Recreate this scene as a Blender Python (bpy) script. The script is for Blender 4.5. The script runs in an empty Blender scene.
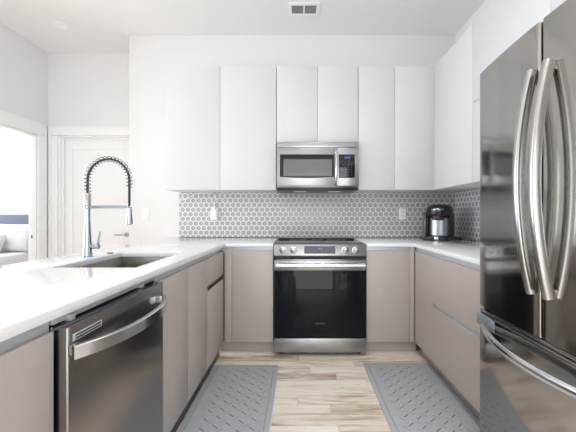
import bpy, bmesh, math, random
from mathutils import Vector, Matrix
random.seed(4)
S = bpy.context.scene
COL = S.collection

# ------------------------------------------------------------------ camera, world, light, exposure
cam_d = bpy.data.cameras.new('camera')
cam = bpy.data.objects.new('camera', cam_d); COL.objects.link(cam)
cam.location = (0, 0, 1.16); cam.rotation_euler = (math.radians(90), 0, 0)
cam_d.sensor_width = 36; cam_d.lens = 36 * 291 / 576
cam_d.shift_x = -12 / 576; cam_d.shift_y = -1 / 576
cam_d.clip_start = 0.02
S.camera = cam

world = bpy.data.worlds.new('world'); S.world = world; world.use_nodes = True
bgn = world.node_tree.nodes['Background']
bgn.inputs['Color'].default_value = (0.80, 0.90, 1.0, 1); bgn.inputs['Strength'].default_value = 2.2

def area(name, loc, rot, sx, sy, watts, col=(1, 1, 1), spread=180):
    d = bpy.data.lights.new(name, 'AREA'); d.shape = 'RECTANGLE'; d.size = sx; d.size_y = sy
    d.energy = watts; d.color = col; d.spread = math.radians(spread)
    o = bpy.data.objects.new(name, d); COL.objects.link(o); o.location = loc
    o.rotation_euler = tuple(math.radians(a) for a in rot)
    return o
area('bedroom_ceiling_lamp', (-4.6, 3.3, 2.95), (0, 0, 0), .5, .5, 30, (1, 1, 1))  # added fill without a fixture, brightens the bed and its room
# daylight through the rear window wall, the left living-room window and the bedroom window
area('daylight_rear_window', (0.03, -3.3, 1.2), (90, 0, 0), 2.9, 2.2, 74, (0.93, 0.965, 1.0))
area('daylight_left_window', (-6.35, 0.5, 1.35), (90, 0, -90), 2.8, 2.2, 215, (0.93, 0.965, 1.0))
area('daylight_bedroom_window', (-6.35, 3.4, 1.6), (90, 0, -90), 1.8, 1.9, 60, (0.98, 0.99, 1.0))

FILL_LAMP_W = 6.5            # each unseen ceiling downlight added as fill
S.view_settings.view_transform = 'Standard'; S.view_settings.look = 'None'
S.view_settings.gamma = 1.0; S.view_settings.use_curve_mapping = False
S.view_settings.exposure = -0.36
S.cycles.use_denoising = True
S.cycles.max_bounces = 14; S.cycles.diffuse_bounces = 8; S.cycles.glossy_bounces = 6
S.cycles.sample_clamp_indirect = 6.0
S.cycles.caustics_reflective = False; S.cycles.caustics_refractive = False

# ------------------------------------------------------------------ helpers
class MB:
    def __init__(s): s.bm = bmesh.new()
    def merge(s, b, M=None):
        if M is not None: bmesh.ops.transform(b, matrix=M, verts=b.verts)
        me = bpy.data.meshes.new('tmp'); b.to_mesh(me); b.free()
        s.bm.from_mesh(me); bpy.data.meshes.remove(me); return s
    def box(s, x0, x1, y0, y1, z0, z1, bev=0.0015, seg=2, M=None):
        b = bmesh.new(); bmesh.ops.create_cube(b, size=1)
        for v in b.verts:
            v.co = Vector((x0 + (v.co.x + .5) * (x1 - x0), y0 + (v.co.y + .5) * (y1 - y0), z0 + (v.co.z + .5) * (z1 - z0)))
        if bev > 0:
            w = min(bev, 0.45 * min(abs(x1 - x0), abs(y1 - y0), abs(z1 - z0)))
            bmesh.ops.bevel(b, geom=b.edges[:], offset=w, segments=seg, profile=.5, affect='EDGES')
        return s.merge(b, M)
    def rbox(s, x0, x1, y0, y1, z0, z1, r, axis='y', bev=.0015, seg=5):
        """box with the four edges along one axis rounded by r"""
        b = bmesh.new(); bmesh.ops.create_cube(b, size=1)
        for v in b.verts:
            v.co = Vector((x0 + (v.co.x + .5) * (x1 - x0), y0 + (v.co.y + .5) * (y1 - y0), z0 + (v.co.z + .5) * (z1 - z0)))
        k = 'xyz'.index(axis)
        es = [e for e in b.edges if abs((e.verts[0].co - e.verts[1].co).normalized()[k]) > .9]
        bmesh.ops.bevel(b, geom=es, offset=r, segments=seg, profile=.5, affect='EDGES')
        if bev > 0:
            es = [e for e in b.edges if abs((e.verts[0].co - e.verts[1].co).normalized()[k]) < .1 and len(e.link_faces) == 2
                  and e.calc_face_angle(0) > 1.2]
            bmesh.ops.bevel(b, geom=es, offset=bev, segments=2, profile=.5, affect='EDGES')
        return s.merge(b)
    def cyl(s, p0, p1, r0, r1=None, seg=24, bev=0):
        r1 = r0 if r1 is None else r1
        p0 = Vector(p0); p1 = Vector(p1); d = p1 - p0
        b = bmesh.new()
        bmesh.ops.create_cone(b, cap_ends=True, segments=seg, radius1=r0, radius2=r1, depth=d.length)
        if bev:
            es = [e for e in b.edges if e.calc_face_angle(0) > 1.0]
            bmesh.ops.bevel(b, geom=es, offset=bev, segments=2, profile=.5, affect='EDGES')
        M = Matrix.Translation((p0 + p1) / 2) @ d.to_track_quat('Z', 'Y').to_matrix().to_4x4()
        return s.merge(b, M)
    def lathe(s, prof, c, seg=32):
        b = bmesh.new(); rings = []
        for r, z in prof:
            if r <= 1e-6: rings.append([b.verts.new((c[0], c[1], c[2] + z))])
            else: rings.append([b.verts.new((c[0] + r * math.cos(2 * math.pi * k / seg), c[1] + r * math.sin(2 * math.pi * k / seg), c[2] + z)) for k in range(seg)])
        for A, B in zip(rings, rings[1:]):
            for k in range(seg):
                k2 = (k + 1) % seg
                if len(A) == 1 and len(B) == 1: continue
                if len(A) == 1: b.faces.new((A[0], B[k2], B[k]))
                elif len(B) == 1: b.faces.new((A[k], A[k2], B[0]))
                else: b.faces.new((A[k], A[k2], B[k2], B[k]))
        bmesh.ops.recalc_face_normals(b, faces=b.faces)
        return s.merge(b)
    def tube(s, pts, r, seg=10, sect=None):
        """sweep; r a number or list, sect an optional list of 2-D section points (u,v) scaled by r"""
        pts = [Vector(p) for p in pts]; n = len(pts)
        rs = r if isinstance(r, (list, tuple)) else [r] * n
        sect = sect or [(math.cos(2 * math.pi * k / seg), math.sin(2 * math.pi * k / seg)) for k in range(seg)]
        b = bmesh.new(); rings = []
        up = None
        for i in range(n):
            t = (pts[min(i + 1, n - 1)] - pts[max(i - 1, 0)]).normalized()
            if up is None:
                up = Vector((0, 0, 1)) if abs(t.z) < .9 else Vector((0, 1, 0))
            u = (up - t * up.dot(t)).normalized(); up = u
            w = t.cross(u)
            rings.append([b.verts.new(pts[i] + (w * a + u * c) * rs[i]) for a, c in sect])
        m = len(sect)
        for A, B in zip(rings, rings[1:]):
            for k in range(m):
                b.faces.new((A[k], A[(k + 1) % m], B[(k + 1) % m], B[k]))
        b.faces.new(rings[0][::-1]); b.faces.new(rings[-1])
        bmesh.ops.recalc_face_normals(b, faces=b.faces)
        return s.merge(b)
    def prism(s, poly, axis, a, b_, bev=0):
        """extrude a 2-D polygon along an axis from a to b_"""
        b = bmesh.new()
        def P(u, v, w): return {'x': (w, u, v), 'y': (u, w, v), 'z': (u, v, w)}[axis]
        A = [b.verts.new(P(u, v, a)) for u, v in poly]; B = [b.verts.new(P(u, v, b_)) for u, v in poly]
        b.faces.new(A); b.faces.new(B[::-1])
        n = len(poly)
        for k in range(n): b.faces.new((A[k], B[k], B[(k + 1) % n], A[(k + 1) % n]))
        bmesh.ops.recalc_face_normals(b, faces=b.faces)
        if bev:
            es = [e for e in b.edges if e.calc_face_angle(0) > .6]
            bmesh.ops.bevel(b, geom=es, offset=bev, segments=2, profile=.5, affect='EDGES')
        return s.merge(b)
    def cells(s, xs, ys, keep, z0, z1, bev=0):
        """slab made of the grid cells for which keep(xc, yc) holds"""
        b = bmesh.new(); V = {}
        def v(i, j):
            if (i, j) not in V: V[i, j] = b.verts.new((xs[i], ys[j], z1))
            return V[i, j]
        for i in range(len(xs) - 1):
            for j in range(len(ys) - 1):
                if keep((xs[i] + xs[i + 1]) / 2, (ys[j] + ys[j + 1]) / 2):
                    b.faces.new((v(i, j), v(i + 1, j), v(i + 1, j + 1), v(i, j + 1)))
        g = bmesh.ops.extrude_face_region(b, geom=b.faces[:])
        for e in g['geom']:
            if isinstance(e, bmesh.types.BMVert): e.co.z = z0
        bmesh.ops.recalc_face_normals(b, faces=b.faces)
        bmesh.ops.dissolve_limit(b, angle_limit=.01, verts=b.verts, edges=b.edges)
        if bev:
            es = [e for e in b.edges if e.calc_face_angle(0) > .6]
            bmesh.ops.bevel(b, geom=es, offset=bev, segments=2, profile=.5, affect='EDGES')
        return s.merge(b)
    def blob(s, c, rx, ry, rz, sub=3, pw=1.0, M=None):
        """superellipsoid; pw<1 gives squarer shapes"""
        b = bmesh.new(); bmesh.ops.create_icosphere(b, subdivisions=sub, radius=1)
        f = lambda a: math.copysign(abs(a) ** pw, a)
        for v in b.verts:
            v.co = Vector((f(v.co.x) * rx, f(v.co.y) * ry, f(v.co.z) * rz))
        T = Matrix.Translation(Vector(c))
        return s.merge(b, T @ M if M is not None else T)

WLOC = {}
def obj(name, mb, mat, parent=None, xf=None, ang=32):
    me = bpy.data.meshes.new(name)
    if parent is not None:
        bmesh.ops.translate(mb.bm, verts=mb.bm.verts, vec=-WLOC[parent.name])
    mb.bm.to_mesh(me); mb.bm.free()
    for p in me.polygons: p.use_smooth = True
    me.set_sharp_from_angle(angle=math.radians(ang))
    mats = mat if isinstance(mat, (list, tuple)) else [mat]
    for m in mats: me.materials.append(m)
    o = bpy.data.objects.new(name, me); COL.objects.link(o)
    if parent is not None:
        o.parent = parent; WLOC[o.name] = WLOC[parent.name]
    else: WLOC[o.name] = Vector((0, 0, 0))
    return o
def thing(name, label, cat, loc=(0, 0, 0), group=None):
    o = bpy.data.objects.new(name, None); COL.objects.link(o); o.location = loc
    o.empty_display_size = .05
    WLOC[o.name] = Vector(loc)
    o['label'] = label; o['category'] = cat
    if group: o['group'] = group
    return o
def tag(o, label, cat, group=None):
    o['label'] = label; o['category'] = cat
    if group: o['group'] = group
    return o
def struct(name, mb, mat, parent=None):
    o = obj(name, mb, mat, parent)
    if parent is None: o['kind'] = 'structure'
    return o
def box(*a, **k): return MB().box(*a, **k)

# ------------------------------------------------------------------ materials
def pm(name, col, rough=.5, metal=0.0, **kw):
    m = bpy.data.materials.new(name); m.use_nodes = True
    b = m.node_tree.nodes['Principled BSDF']
    b.inputs['Base Color'].default_value = (*col, 1)
    b.inputs['Roughness'].default_value = rough; b.inputs['Metallic'].default_value = metal
    for k, v in kw.items():
        b.inputs[k].default_value = v
    return m
def nodes(m): return m.node_tree.nodes, m.node_tree.links, m.node_tree.nodes['Principled BSDF']
def add_noise(m, scale, amount, stretch=(1, 1, 1), bump=0.0, rough=0.0, detail=3):
    """fine procedural variation of colour, roughness and relief in object space"""
    N, L, b = nodes(m)
    tc = N.new('ShaderNodeTexCoord'); mp = N.new('ShaderNodeMapping'); mp.inputs['Scale'].default_value = stretch
    nz = N.new('ShaderNodeTexNoise'); nz.inputs['Scale'].default_value = scale; nz.inputs['Detail'].default_value = detail
    L.new(tc.outputs['Object'], mp.inputs['Vector']); L.new(mp.outputs['Vector'], nz.inputs['Vector'])
    c = b.inputs['Base Color'].default_value[:]
    mx = N.new('ShaderNodeMix'); mx.data_type = 'RGBA'
    mx.inputs[6].default_value = tuple(x * (1 - amount) for x in c[:3]) + (1,)
    mx.inputs[7].default_value = tuple(min(1, x * (1 + amount)) for x in c[:3]) + (1,)
    L.new(nz.outputs['Fac'], mx.inputs[0]); L.new(mx.outputs[2], b.inputs['Base Color'])
    if rough:
        r0 = b.inputs['Roughness'].default_value
        mr = N.new('ShaderNodeMapRange'); mr.inputs['To Min'].default_value = max(0, r0 - rough); mr.inputs['To Max'].default_value = r0 + rough
        L.new(nz.outputs['Fac'], mr.inputs['Value']); L.new(mr.outputs['Result'], b.inputs['Roughness'])
    if bump:
        bp = N.new('ShaderNodeBump'); bp.inputs['Strength'].default_value = bump; bp.inputs['Distance'].default_value = .002
        L.new(nz.outputs['Fac'], bp.inputs['Height']); L.new(bp.outputs['Normal'], b.inputs['Normal'])
    return m

M = {}
M['wall'] = add_noise(pm('painted wall', (.785, .785, .79), .6), 60, .01, bump=.03)
M['ceiling'] = add_noise(pm('painted ceiling', (.84, .84, .845), .7), 60, .01, bump=.03)
M['trim'] = add_noise(pm('white painted trim', (.88, .88, .88), .35), 30, .01)
M['white_lac'] = add_noise(pm('white lacquer', (.68, .688, .70), .42), 8, .008)
M['white_carc'] = pm('white carcass', (.70, .71, .72), .5)
M['taupe'] = add_noise(pm('taupe lacquer', (.49, .446, .415), .36), 10, .02)
M['taupe_dark'] = add_noise(pm('taupe carcass', (.20, .175, .16), .5), 10, .02)
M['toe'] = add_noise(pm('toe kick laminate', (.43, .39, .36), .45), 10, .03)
M['toe_dark'] = add_noise(pm('dark toe kick laminate', (.10, .095, .09), .45), 10, .03)  # shade under the left cabinets painted into the toe kick colour
M['alu'] = add_noise(pm('anodised aluminium channel', (.62, .66, .70), .45, .3), 30, .04)
M['dark_alu'] = pm('dark channel', (.10, .105, .115), .35, .8)
M['steel'] = add_noise(pm('brushed stainless', (.60, .585, .565), .24, 1.0), 40, .03, (1, 1, 30), rough=.03)
M['steel_h'] = add_noise(pm('brushed stainless horizontal grain', (.41, .407, .405), .34, 1.0), 40, .04, (1, 30, 30), rough=.03)
M['steel_fridge'] = add_noise(pm('fridge stainless', (.41, .397, .378), .11, 1.0), 30, .03, (12, 12, .6), rough=.015)
M['steel_dw'] = add_noise(pm('dishwasher stainless', (.31, .295, .28), .24, 1.0), 30, .04, (1, 1, 20), rough=.03)
M['steel_bar'] = pm('polished steel bar', (.68, .69, .71), .2, 1.0)
M['steel_handle'] = add_noise(pm('brushed steel handle', (.50, .49, .475), .22, 1.0), 30, .04, (20, 20, 1))
M['mount'] = pm('blue grey bracket', (.33, .38, .43), .4, .5)
M['knob'] = pm('polished knob', (.55, .555, .56), .12, 1.0)
M['chrome'] = pm('chrome', (.36, .42, .50), .10, 1.0)
M['nickel'] = pm('brushed nickel', (.45, .44, .42), .3, 1.0)
M['spring'] = pm('spring steel', (.22, .225, .24), .25, 1.0)
M['black'] = add_noise(pm('black plastic', (.012, .012, .014), .3), 40, .2)
M['black_soft'] = pm('matte black', (.02, .02, .021), .6)
M['black_glass'] = pm('black glass', (.006, .006, .008), .04)
M['oven_glass'] = pm('oven door glass', (.009, .010, .013), .03, **{'Specular IOR Level': .2})
M['cooktop'] = pm('ceramic cooktop glass', (.02, .02, .022), .06)
M['mw_window'] = add_noise(pm('microwave window mesh', (.16, .17, .18), .15), 400, .2)
M['plastic_w'] = pm('white plastic', (.93, .93, .93), .35)
M['plastic_g'] = pm('grey plastic', (.35, .35, .36), .45)
M['key'] = pm('printed keypad marks', (.14, .145, .155), .5)
M['led'] = pm('blue display digits', (.1, .3, .9), .4, **{'Emission Color': (.12, .38, 1, 1), 'Emission Strength': .6})
M['lamp'] = pm('lit lamp lens', (.9, .9, .88), .4, **{'Emission Color': (1, .965, .92, 1), 'Emission Strength': 3.0})  # glowing lens of the added, unseen fill downlights
M['headboard'] = add_noise(pm('blue grey upholstery', (.17, .20, .27), .9), 120, .12, bump=.2)
M['linen'] = add_noise(pm('white bed linen', (.82, .82, .82), .9), 20, .03, bump=.2)
M['pillow'] = add_noise(pm('white pillow cotton', (.74, .74, .75), .9), 30, .05, bump=.2)
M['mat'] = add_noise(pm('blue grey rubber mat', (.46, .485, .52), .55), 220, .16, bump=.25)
M['mat_ridge'] = add_noise(pm('dark grey rubber ridge', (.17, .184, .202), .5), 200, .15)  # one dash direction coloured darker to paint its shaded look
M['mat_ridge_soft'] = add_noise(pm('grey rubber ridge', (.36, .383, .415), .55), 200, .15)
M['rubber'] = pm('black rubber', (.015, .015, .015), .7)
M['silver_plastic'] = pm('silver plastic', (.40, .435, .49), .3, .8)
M['tank'] = pm('smoked water tank', (.10, .115, .13), .08)
M['sink'] = add_noise(pm('sink steel', (.36, .345, .32), .33, 1.0), 60, .05, (30, 1, 1), rough=.03)

# quartz: white with faint grey fleck
q = pm('white quartz', (.80, .80, .80), .035); M['quartz'] = q
N, L, b = nodes(q)
tc = N.new('ShaderNodeTexCoord'); n1 = N.new('ShaderNodeTexNoise'); n1.inputs['Scale'].default_value = 38; n1.inputs['Detail'].default_value = 6
cr = N.new('ShaderNodeValToRGB'); cr.color_ramp.elements[0].position = .30; cr.color_ramp.elements[0].color = (.87, .87, .88, 1)
cr.color_ramp.elements[1].position = .46; cr.color_ramp.elements[1].color = (.82, .82, .82, 1)
L.new(tc.outputs['Object'], n1.inputs['Vector']); L.new(n1.outputs['Fac'], cr.inputs['Fac']); L.new(cr.outputs['Color'], b.inputs['Base Color'])
b.inputs['Specular IOR Level'].default_value = .6

# hexagon mosaic
def hex_mat(name, uaxis, pitch=.0558):
    m = pm(name, (.2, .2, .2), .25); N, L, b = nodes(m)
    def mth(op, a, c=None, d=None):
        n = N.new('ShaderNodeMath'); n.operation = op
        for i, v in enumerate((a, c, d)):
            if v is None: continue
            if isinstance(v, (int, float)): n.inputs[i].default_value = v
            else: L.new(v, n.inputs[i])
        return n.outputs[0]
    geo = N.new('ShaderNodeNewGeometry'); sp = N.new('ShaderNodeSeparateXYZ'); L.new(geo.outputs['Position'], sp.inputs[0])
    u = mth('DIVIDE', sp.outputs[uaxis], pitch); v = mth('DIVIDE', sp.outputs['Z'], pitch)
    u = mth('ADD', u, 200.2); v = mth('ADD', v, 17.32 * 10 + .743)
    R3 = math.sqrt(3)
    ax = mth('SUBTRACT', mth('FLOORED_MODULO', u, 1.0), .5); ay = mth('SUBTRACT', mth('FLOORED_MODULO', v, R3), R3 / 2)
    bx = mth('SUBTRACT', mth('FLOORED_MODULO', mth('SUBTRACT', u, .5), 1.0), .5)
    by = mth('SUBTRACT', mth('FLOORED_MODULO', mth('SUBTRACT', v, R3 / 2), R3), R3 / 2)
    def hd(x, y):
        x = mth('ABSOLUTE', x); y = mth('ABSOLUTE', y)
        return mth('MAXIMUM', x, mth('ADD', mth('MULTIPLY', x, .5), mth('MULTIPLY', y, R3 / 2)))
    d = mth('MINIMUM', hd(ax, ay), hd(bx, by))
    mr = N.new('ShaderNodeMapRange'); mr.inputs['From Min'].default_value = .405; mr.inputs['From Max'].default_value = .435
    L.new(d, mr.inputs['Value'])
    tc = N.new('ShaderNodeTexCoord'); nz = N.new('ShaderNodeTexNoise'); nz.inputs['Scale'].default_value = 14
    L.new(tc.outputs['Object'], nz.inputs['Vector'])
    tl = N.new('ShaderNodeMix'); tl.data_type = 'RGBA'; tl.inputs[6].default_value = (.41, .412, .435, 1); tl.inputs[7].default_value = (.49, .492, .515, 1)
    L.new(nz.outputs['Fac'], tl.inputs[0])
    mx = N.new('ShaderNodeMix'); mx.data_type = 'RGBA'; mx.inputs[7].default_value = (.87, .87, .88, 1)
    L.new(mr.outputs['Result'], mx.inputs[0]); L.new(tl.outputs[2], mx.inputs[6]); L.new(mx.outputs[2], b.inputs['Base Color'])
    rr = N.new('ShaderNodeMapRange'); rr.inputs['To Min'].default_value = .22; rr.inputs['To Max'].default_value = .7
    L.new(mr.outputs['Result'], rr.inputs['Value']); L.new(rr.outputs['Result'], b.inputs['Roughness'])
    bp = N.new('ShaderNodeBump'); bp.invert = True; bp.inputs['Strength'].default_value = .5; bp.inputs['Distance'].default_value = .0015
    L.new(mr.outputs['Result'], bp.inputs['Height']); L.new(bp.outputs['Normal'], b.inputs['Normal'])
    return m
M['hex_back'] = hex_mat('hexagon mosaic on back wall', 'X'); M['hex_side'] = hex_mat('hexagon mosaic on side wall', 'Y')

# wood plank floor, boards running across the room
fm = pm('oak plank floor', (.5, .4, .3), .38); M['floor'] = fm
N, L, b = nodes(fm)
def mth(op, a, c=None, d=None):
    n = N.new('ShaderNodeMath'); n.operation = op
    for i, v in enumerate((a, c, d)):
        if v is None: continue
        if isinstance(v, (int, float)): n.inputs[i].default_value = v
        else: L.new(v, n.inputs[i])
    return n.outputs[0]
def comb(x, y, z=0.0):
    n = N.new('ShaderNodeCombineXYZ')
    for i, v in enumerate((x, y, z)):
        if isinstance(v, (int, float)): n.inputs[i].default_value = v
        else: L.new(v, n.inputs[i])
    return n.outputs[0]
tc = N.new('ShaderNodeTexCoord'); sp = N.new('ShaderNodeSeparateXYZ'); L.new(tc.outputs['Object'], sp.inputs[0])
ROW, LEN = .089, .95
yr = mth('DIVIDE', sp.outputs['Y'], ROW); row = mth('FLOOR', yr)
wr = N.new('ShaderNodeTexWhiteNoise'); wr.noise_dimensions = '1D'; L.new(row, wr.inputs['W'])
xr = mth('ADD', mth('DIVIDE', sp.outputs['X'], LEN), mth('MULTIPLY', wr.outputs['Value'], 7.0)); pl = mth('FLOOR', xr)
wp = N.new('ShaderNodeTexWhiteNoise'); wp.noise_dimensions = '2D'; L.new(comb(row, pl), wp.inputs['Vector'])
sh = N.new('ShaderNodeVectorMath'); sh.operation = 'MULTIPLY_ADD'; sh.inputs[1].default_value = (9, 7, 5); L.new(wp.outputs['Color'], sh.inputs[0])
mp = N.new('ShaderNodeMapping'); mp.inputs['Scale'].default_value = (1.9, 15, 1); L.new(tc.outputs['Object'], mp.inputs['Vector']); L.new(mp.outputs['Vector'], sh.inputs[2])
g1 = N.new('ShaderNodeTexNoise'); g1.inputs['Scale'].default_value = 1.3; g1.inputs['Detail'].default_value = 8; g1.inputs['Roughness'].default_value = .60; g1.inputs['Distortion'].default_value = 1.1
L.new(sh.outputs[0], g1.inputs['Vector'])
f = mth('ADD', mth('SUBTRACT', g1.outputs['Fac'], .125), mth('MULTIPLY', wp.outputs['Value'], .25))
r1 = N.new('ShaderNodeValToRGB'); e = r1.color_ramp.elements
e[0].position = .20; e[0].color = (.30, .215, .155, 1); e[1].position = .68; e[1].color = (.93, .865, .775, 1)
for p_, c_ in ((.34, (.53, .42, .325, 1)), (.45, (.75, .65, .55, 1)), (.55, (.87, .79, .69, 1))):
    n_ = e.new(p_); n_.color = c_
L.new(f, r1.inputs['Fac'])
# knots and short dark checks
mk = N.new('ShaderNodeMapping'); mk.inputs['Scale'].default_value = (5.5, 32, 1); L.new(tc.outputs['Object'], mk.inputs['Vector'])
kn = N.new('ShaderNodeTexNoise'); kn.inputs['Scale'].default_value = 1.0; kn.inputs['Detail'].default_value = 2; L.new(mk.outputs['Vector'], kn.inputs['Vector'])
kr = N.new('ShaderNodeMapRange'); kr.inputs['From Min'].default_value = .70; kr.inputs['From Max'].default_value = .78; kr.inputs['To Max'].default_value = .75
L.new(kn.outputs['Fac'], kr.inputs['Value'])
mkx = N.new('ShaderNodeMix'); mkx.data_type = 'RGBA'; mkx.inputs[7].default_value = (.20, .13, .085, 1)
L.new(kr.outputs['Result'], mkx.inputs[0]); L.new(r1.outputs['Color'], mkx.inputs[6])
fy_ = mth('FRACT', yr); fx_ = mth('FRACT', xr)
ey = mth('MULTIPLY', mth('MINIMUM', fy_, mth('SUBTRACT', 1.0, fy_)), ROW); ex = mth('MULTIPLY', mth('MINIMUM', fx_, mth('SUBTRACT', 1.0, fx_)), LEN)
seam = mth('LESS_THAN', mth('MINIMUM', ex, ey), .0009)
mo = N.new('ShaderNodeMix'); mo.data_type = 'RGBA'; mo.inputs[7].default_value = (.36, .27, .20, 1)
L.new(mth('MULTIPLY', seam, .7), mo.inputs[0]); L.new(mkx.outputs[2], mo.inputs[6]); L.new(mo.outputs[2], b.inputs['Base Color'])

# ------------------------------------------------------------------ setting
H = 3.065                 # ceiling height
XL, XR = -2.96, 1.645     # left and right wall faces
YB, YF = 3.08, 3.42       # back wall of the kitchen, far wall with the door
struct('floor', box(-6.6, 1.9, -3.6, 4.9, -.1, 0, 0), M['floor'])
struct('ceiling', box(-6.6, 1.9, -3.6, 4.9, H, H + .1, 0), M['ceiling'])
struct('wall_back', box(-1.81, 1.9, YB, 4.9, 0, H, .003), M['wall'])
struct('wall_right', box(XR, 1.9, -3.6, YB, 0, H, 0), M['wall'])
# far wall with a door opening (x -2.84..-1.99, z 0..2.09)
w = MB(); w.box(-2.96, -2.84, YF, 3.54, 0, H, 0); w.box(-2.84, -1.99, YF, 3.54, 2.09, H, 0); w.box(-1.99, -1.812, YF, 3.54, 0, H, 0)
struct('wall_far', w, M['wall'])
# left wall with the cased opening into the bedroom (y 2.25..3.275); the living room lies open nearer than y 2.12
w = MB()
w.box(-3.045, XL, 3.275, 3.54, 0, H, 0); w.box(-3.045, XL, 2.25, 3.275, 2.06, H, 0); w.box(-3.045, XL, 2.12, 2.25, 0, H, 0)
struct('wall_left', w, M['wall'])
# wall behind the viewpoint with its wide window
w = MB(); w.box(-6.6, -1.5, -3.6, -3.4, 0, H, 0); w.box(1.55, XR, -3.6, -3.4, 0, H, 0); w.box(-1.5, 1.55, -3.6, -3.4, 2.4, H, 0)
struct('wall_rear', w, M['wall'])
def window_frame(name, a0, a1, z0, z1, c0, c1, axis, n):
    m = MB(); t = .05
    def bx(p0, p1, q0, q1):
        if axis == 'x': m.box(p0, p1, c0, c1, q0, q1, .003)
        else: m.box(c0, c1, p0, p1, q0, q1, .003)
    bx(a0, a1, z0, z0 + t); bx(a0, a1, z1 - t, z1)
    for k in range(n + 1):
        c = a0 + t / 2 + (a1 - a0 - t) * k / n; bx(c - t / 2, c + t / 2, z0 + t, z1 - t)
    return struct(name, m, M['trim'])
window_frame('window_1', -1.5, 1.55, .0, 2.4, -3.53, -3.47, 'x', 3)
window_frame('window_2', -1.0, 2.0, .2, 2.5, -6.58, -6.52, 'y', 3)
# bedroom beyond the opening
struct('wall_bedroom', box(-6.6, -1.82, 4.72, 4.9, 0, H, 0), M['wall'])
w = MB(); w.box(-6.6, -6.5, 4.3, 4.72, 0, H, 0); w.box(-6.6, -6.5, 2.0, 2.5, 0, H, 0); w.box(-6.6, -6.5, 2.5, 4.3, 0, .6, 0); w.box(-6.6, -6.5, 2.5, 4.3, 2.6, H, 0)
w.box(-6.6, -6.5, -1.0, 2.0, 0, .2, 0); w.box(-6.6, -6.5, -1.0, 2.0, 2.5, H, 0); w.box(-6.6, -6.5, -3.4, -1.0, 0, H, 0)
struct('wall_window_side', w, M['wall'])
window_frame('window_3', 2.5, 4.3, .6, 2.6, -6.58, -6.52, 'y', 2)
struct('wall_bedroom_near', box(-6.499, -3.046, 2.12, 2.24, 0, H, 0), M['wall'])

# casing of the bedroom opening
m = MB()
m.box(XL, XL + .018, 3.275, 3.375, 0, 2.06, .002); m.box(XL, XL + .018, 2.15, 3.375, 2.062, 2.195, .002); m.box(XL, XL + .018, 2.15, 2.25, 0, 2.06, .002)
m.box(XL + .018, XL + .026, 3.35, 3.375, 0, 2.17, .002); m.box(XL + .018, XL + .026, 2.15, 3.375, 2.171, 2.195, .002)
m.box(-3.044, XL - .001, 3.262, 3.274, 0, 2.047, .001); m.box(-3.044, XL - .001, 2.252, 3.274, 2.048, 2.059, .001)
t1 = struct('trim_1', m, M['trim'])
obj('strike_plate', box(-3.012, -2.998, 3.2585, 3.2618, .90, .935, .0008), M['dark_alu'], t1)
# casing and jamb of the far door
m = MB()
m.box(-2.945, -2.842, YF - .018, YF, 0, 2.09, .002); m.box(-2.945, -1.83, YF - .018, YF, 2.092, 2.20, .002); m.box(-1.985, -1.83, YF - .018, YF, 0, 2.09, .002)
m.box(-2.945, -2.92, YF - .026, YF - .018, 0, 2.20, .002); m.box(-2.92, -1.83, YF - .026, YF - .018, 2.177, 2.20, .002)
m.box(-2.839, -2.825, YF, 3.53, 0, 2.075, .001); m.box(-2.839, -1.991, YF, 3.53, 2.076, 2.089, .001); m.box(-2.005, -1.991, YF, 3.53, 0, 2.075, .001)
m.box(-2.825, -2.805, YF + .035, YF + .055, 0, 2.06, .001); m.box(-2.825, -2.005, YF + .035, YF + .055, 2.055, 2.0755, .001)
struct('trim_2', m, M['trim'])
# the far door: one tall recessed panel in a flat frame
m = MB(); x0, x1, y0, y1 = -2.823, -2.007, YF + .057, YF + .092
m.box(x0, x0 + .105, y0, y1, .006, 2.054, .002); m.box(x1 - .105, x1, y0, y1, .006, 2.054, .002)
m.box(x0 + .105, x1 - .105, y0, y1, .006, .21, .002); m.box(x0 + .105, x1 - .105, y0, y1, 1.945, 2.054, .002)
m.box(x0 + .103, x1 - .103, y0 + .012, y1 - .008, .20, 1.95, 0)
d1 = struct('door_1', m, M['trim'])
m = MB(); hx, hz = -2.065, .925
m.cyl((hx, y0, hz), (hx, y0 - .010, hz), .028, bev=.002); m.cyl((hx, y0 - .01, hz), (hx, y0 - .05, hz), .009)
m.tube([(hx + .012, y0 - .05, hz), (hx - .03, y0 - .052, hz), (hx - .12, y0 - .05, hz)], .008, 12)
obj('door_handle', m, M['nickel'], d1)
# baseboards
struct('baseboard_far', box(-1.829, -1.812, YF - .014, YF - .001, .001, .12, .002), M['trim'])
struct('baseboard_left', box(-6.48, XL, 2.105, 2.119, .001, .12, .003), M['trim'])
struct('baseboard_right', box(XR - .015, XR - .001, -3.39, .55, .001, .12, .003), M['trim'])
struct('baseboard_bedroom', box(-6.49, -1.83, 4.705, 4.719, .001, .12, .003), M['trim'])

# ------------------------------------------------------------------ tile backsplash
tag(obj('backsplash', box(-1.276, XR - .001, YB - .009, YB - .0005, .926, 1.40, .0005), M['hex_back']),
    'grey hexagon mosaic backsplash along the back wall above the range', 'backsplash')
tag(obj('backsplash', box(XR - .009, XR - .0005, 1.47, YB - .0095, .926, 1.40, .0005), M['hex_side']),
    'grey hexagon mosaic backsplash on the right wall behind the coffee maker', 'backsplash')

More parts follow.
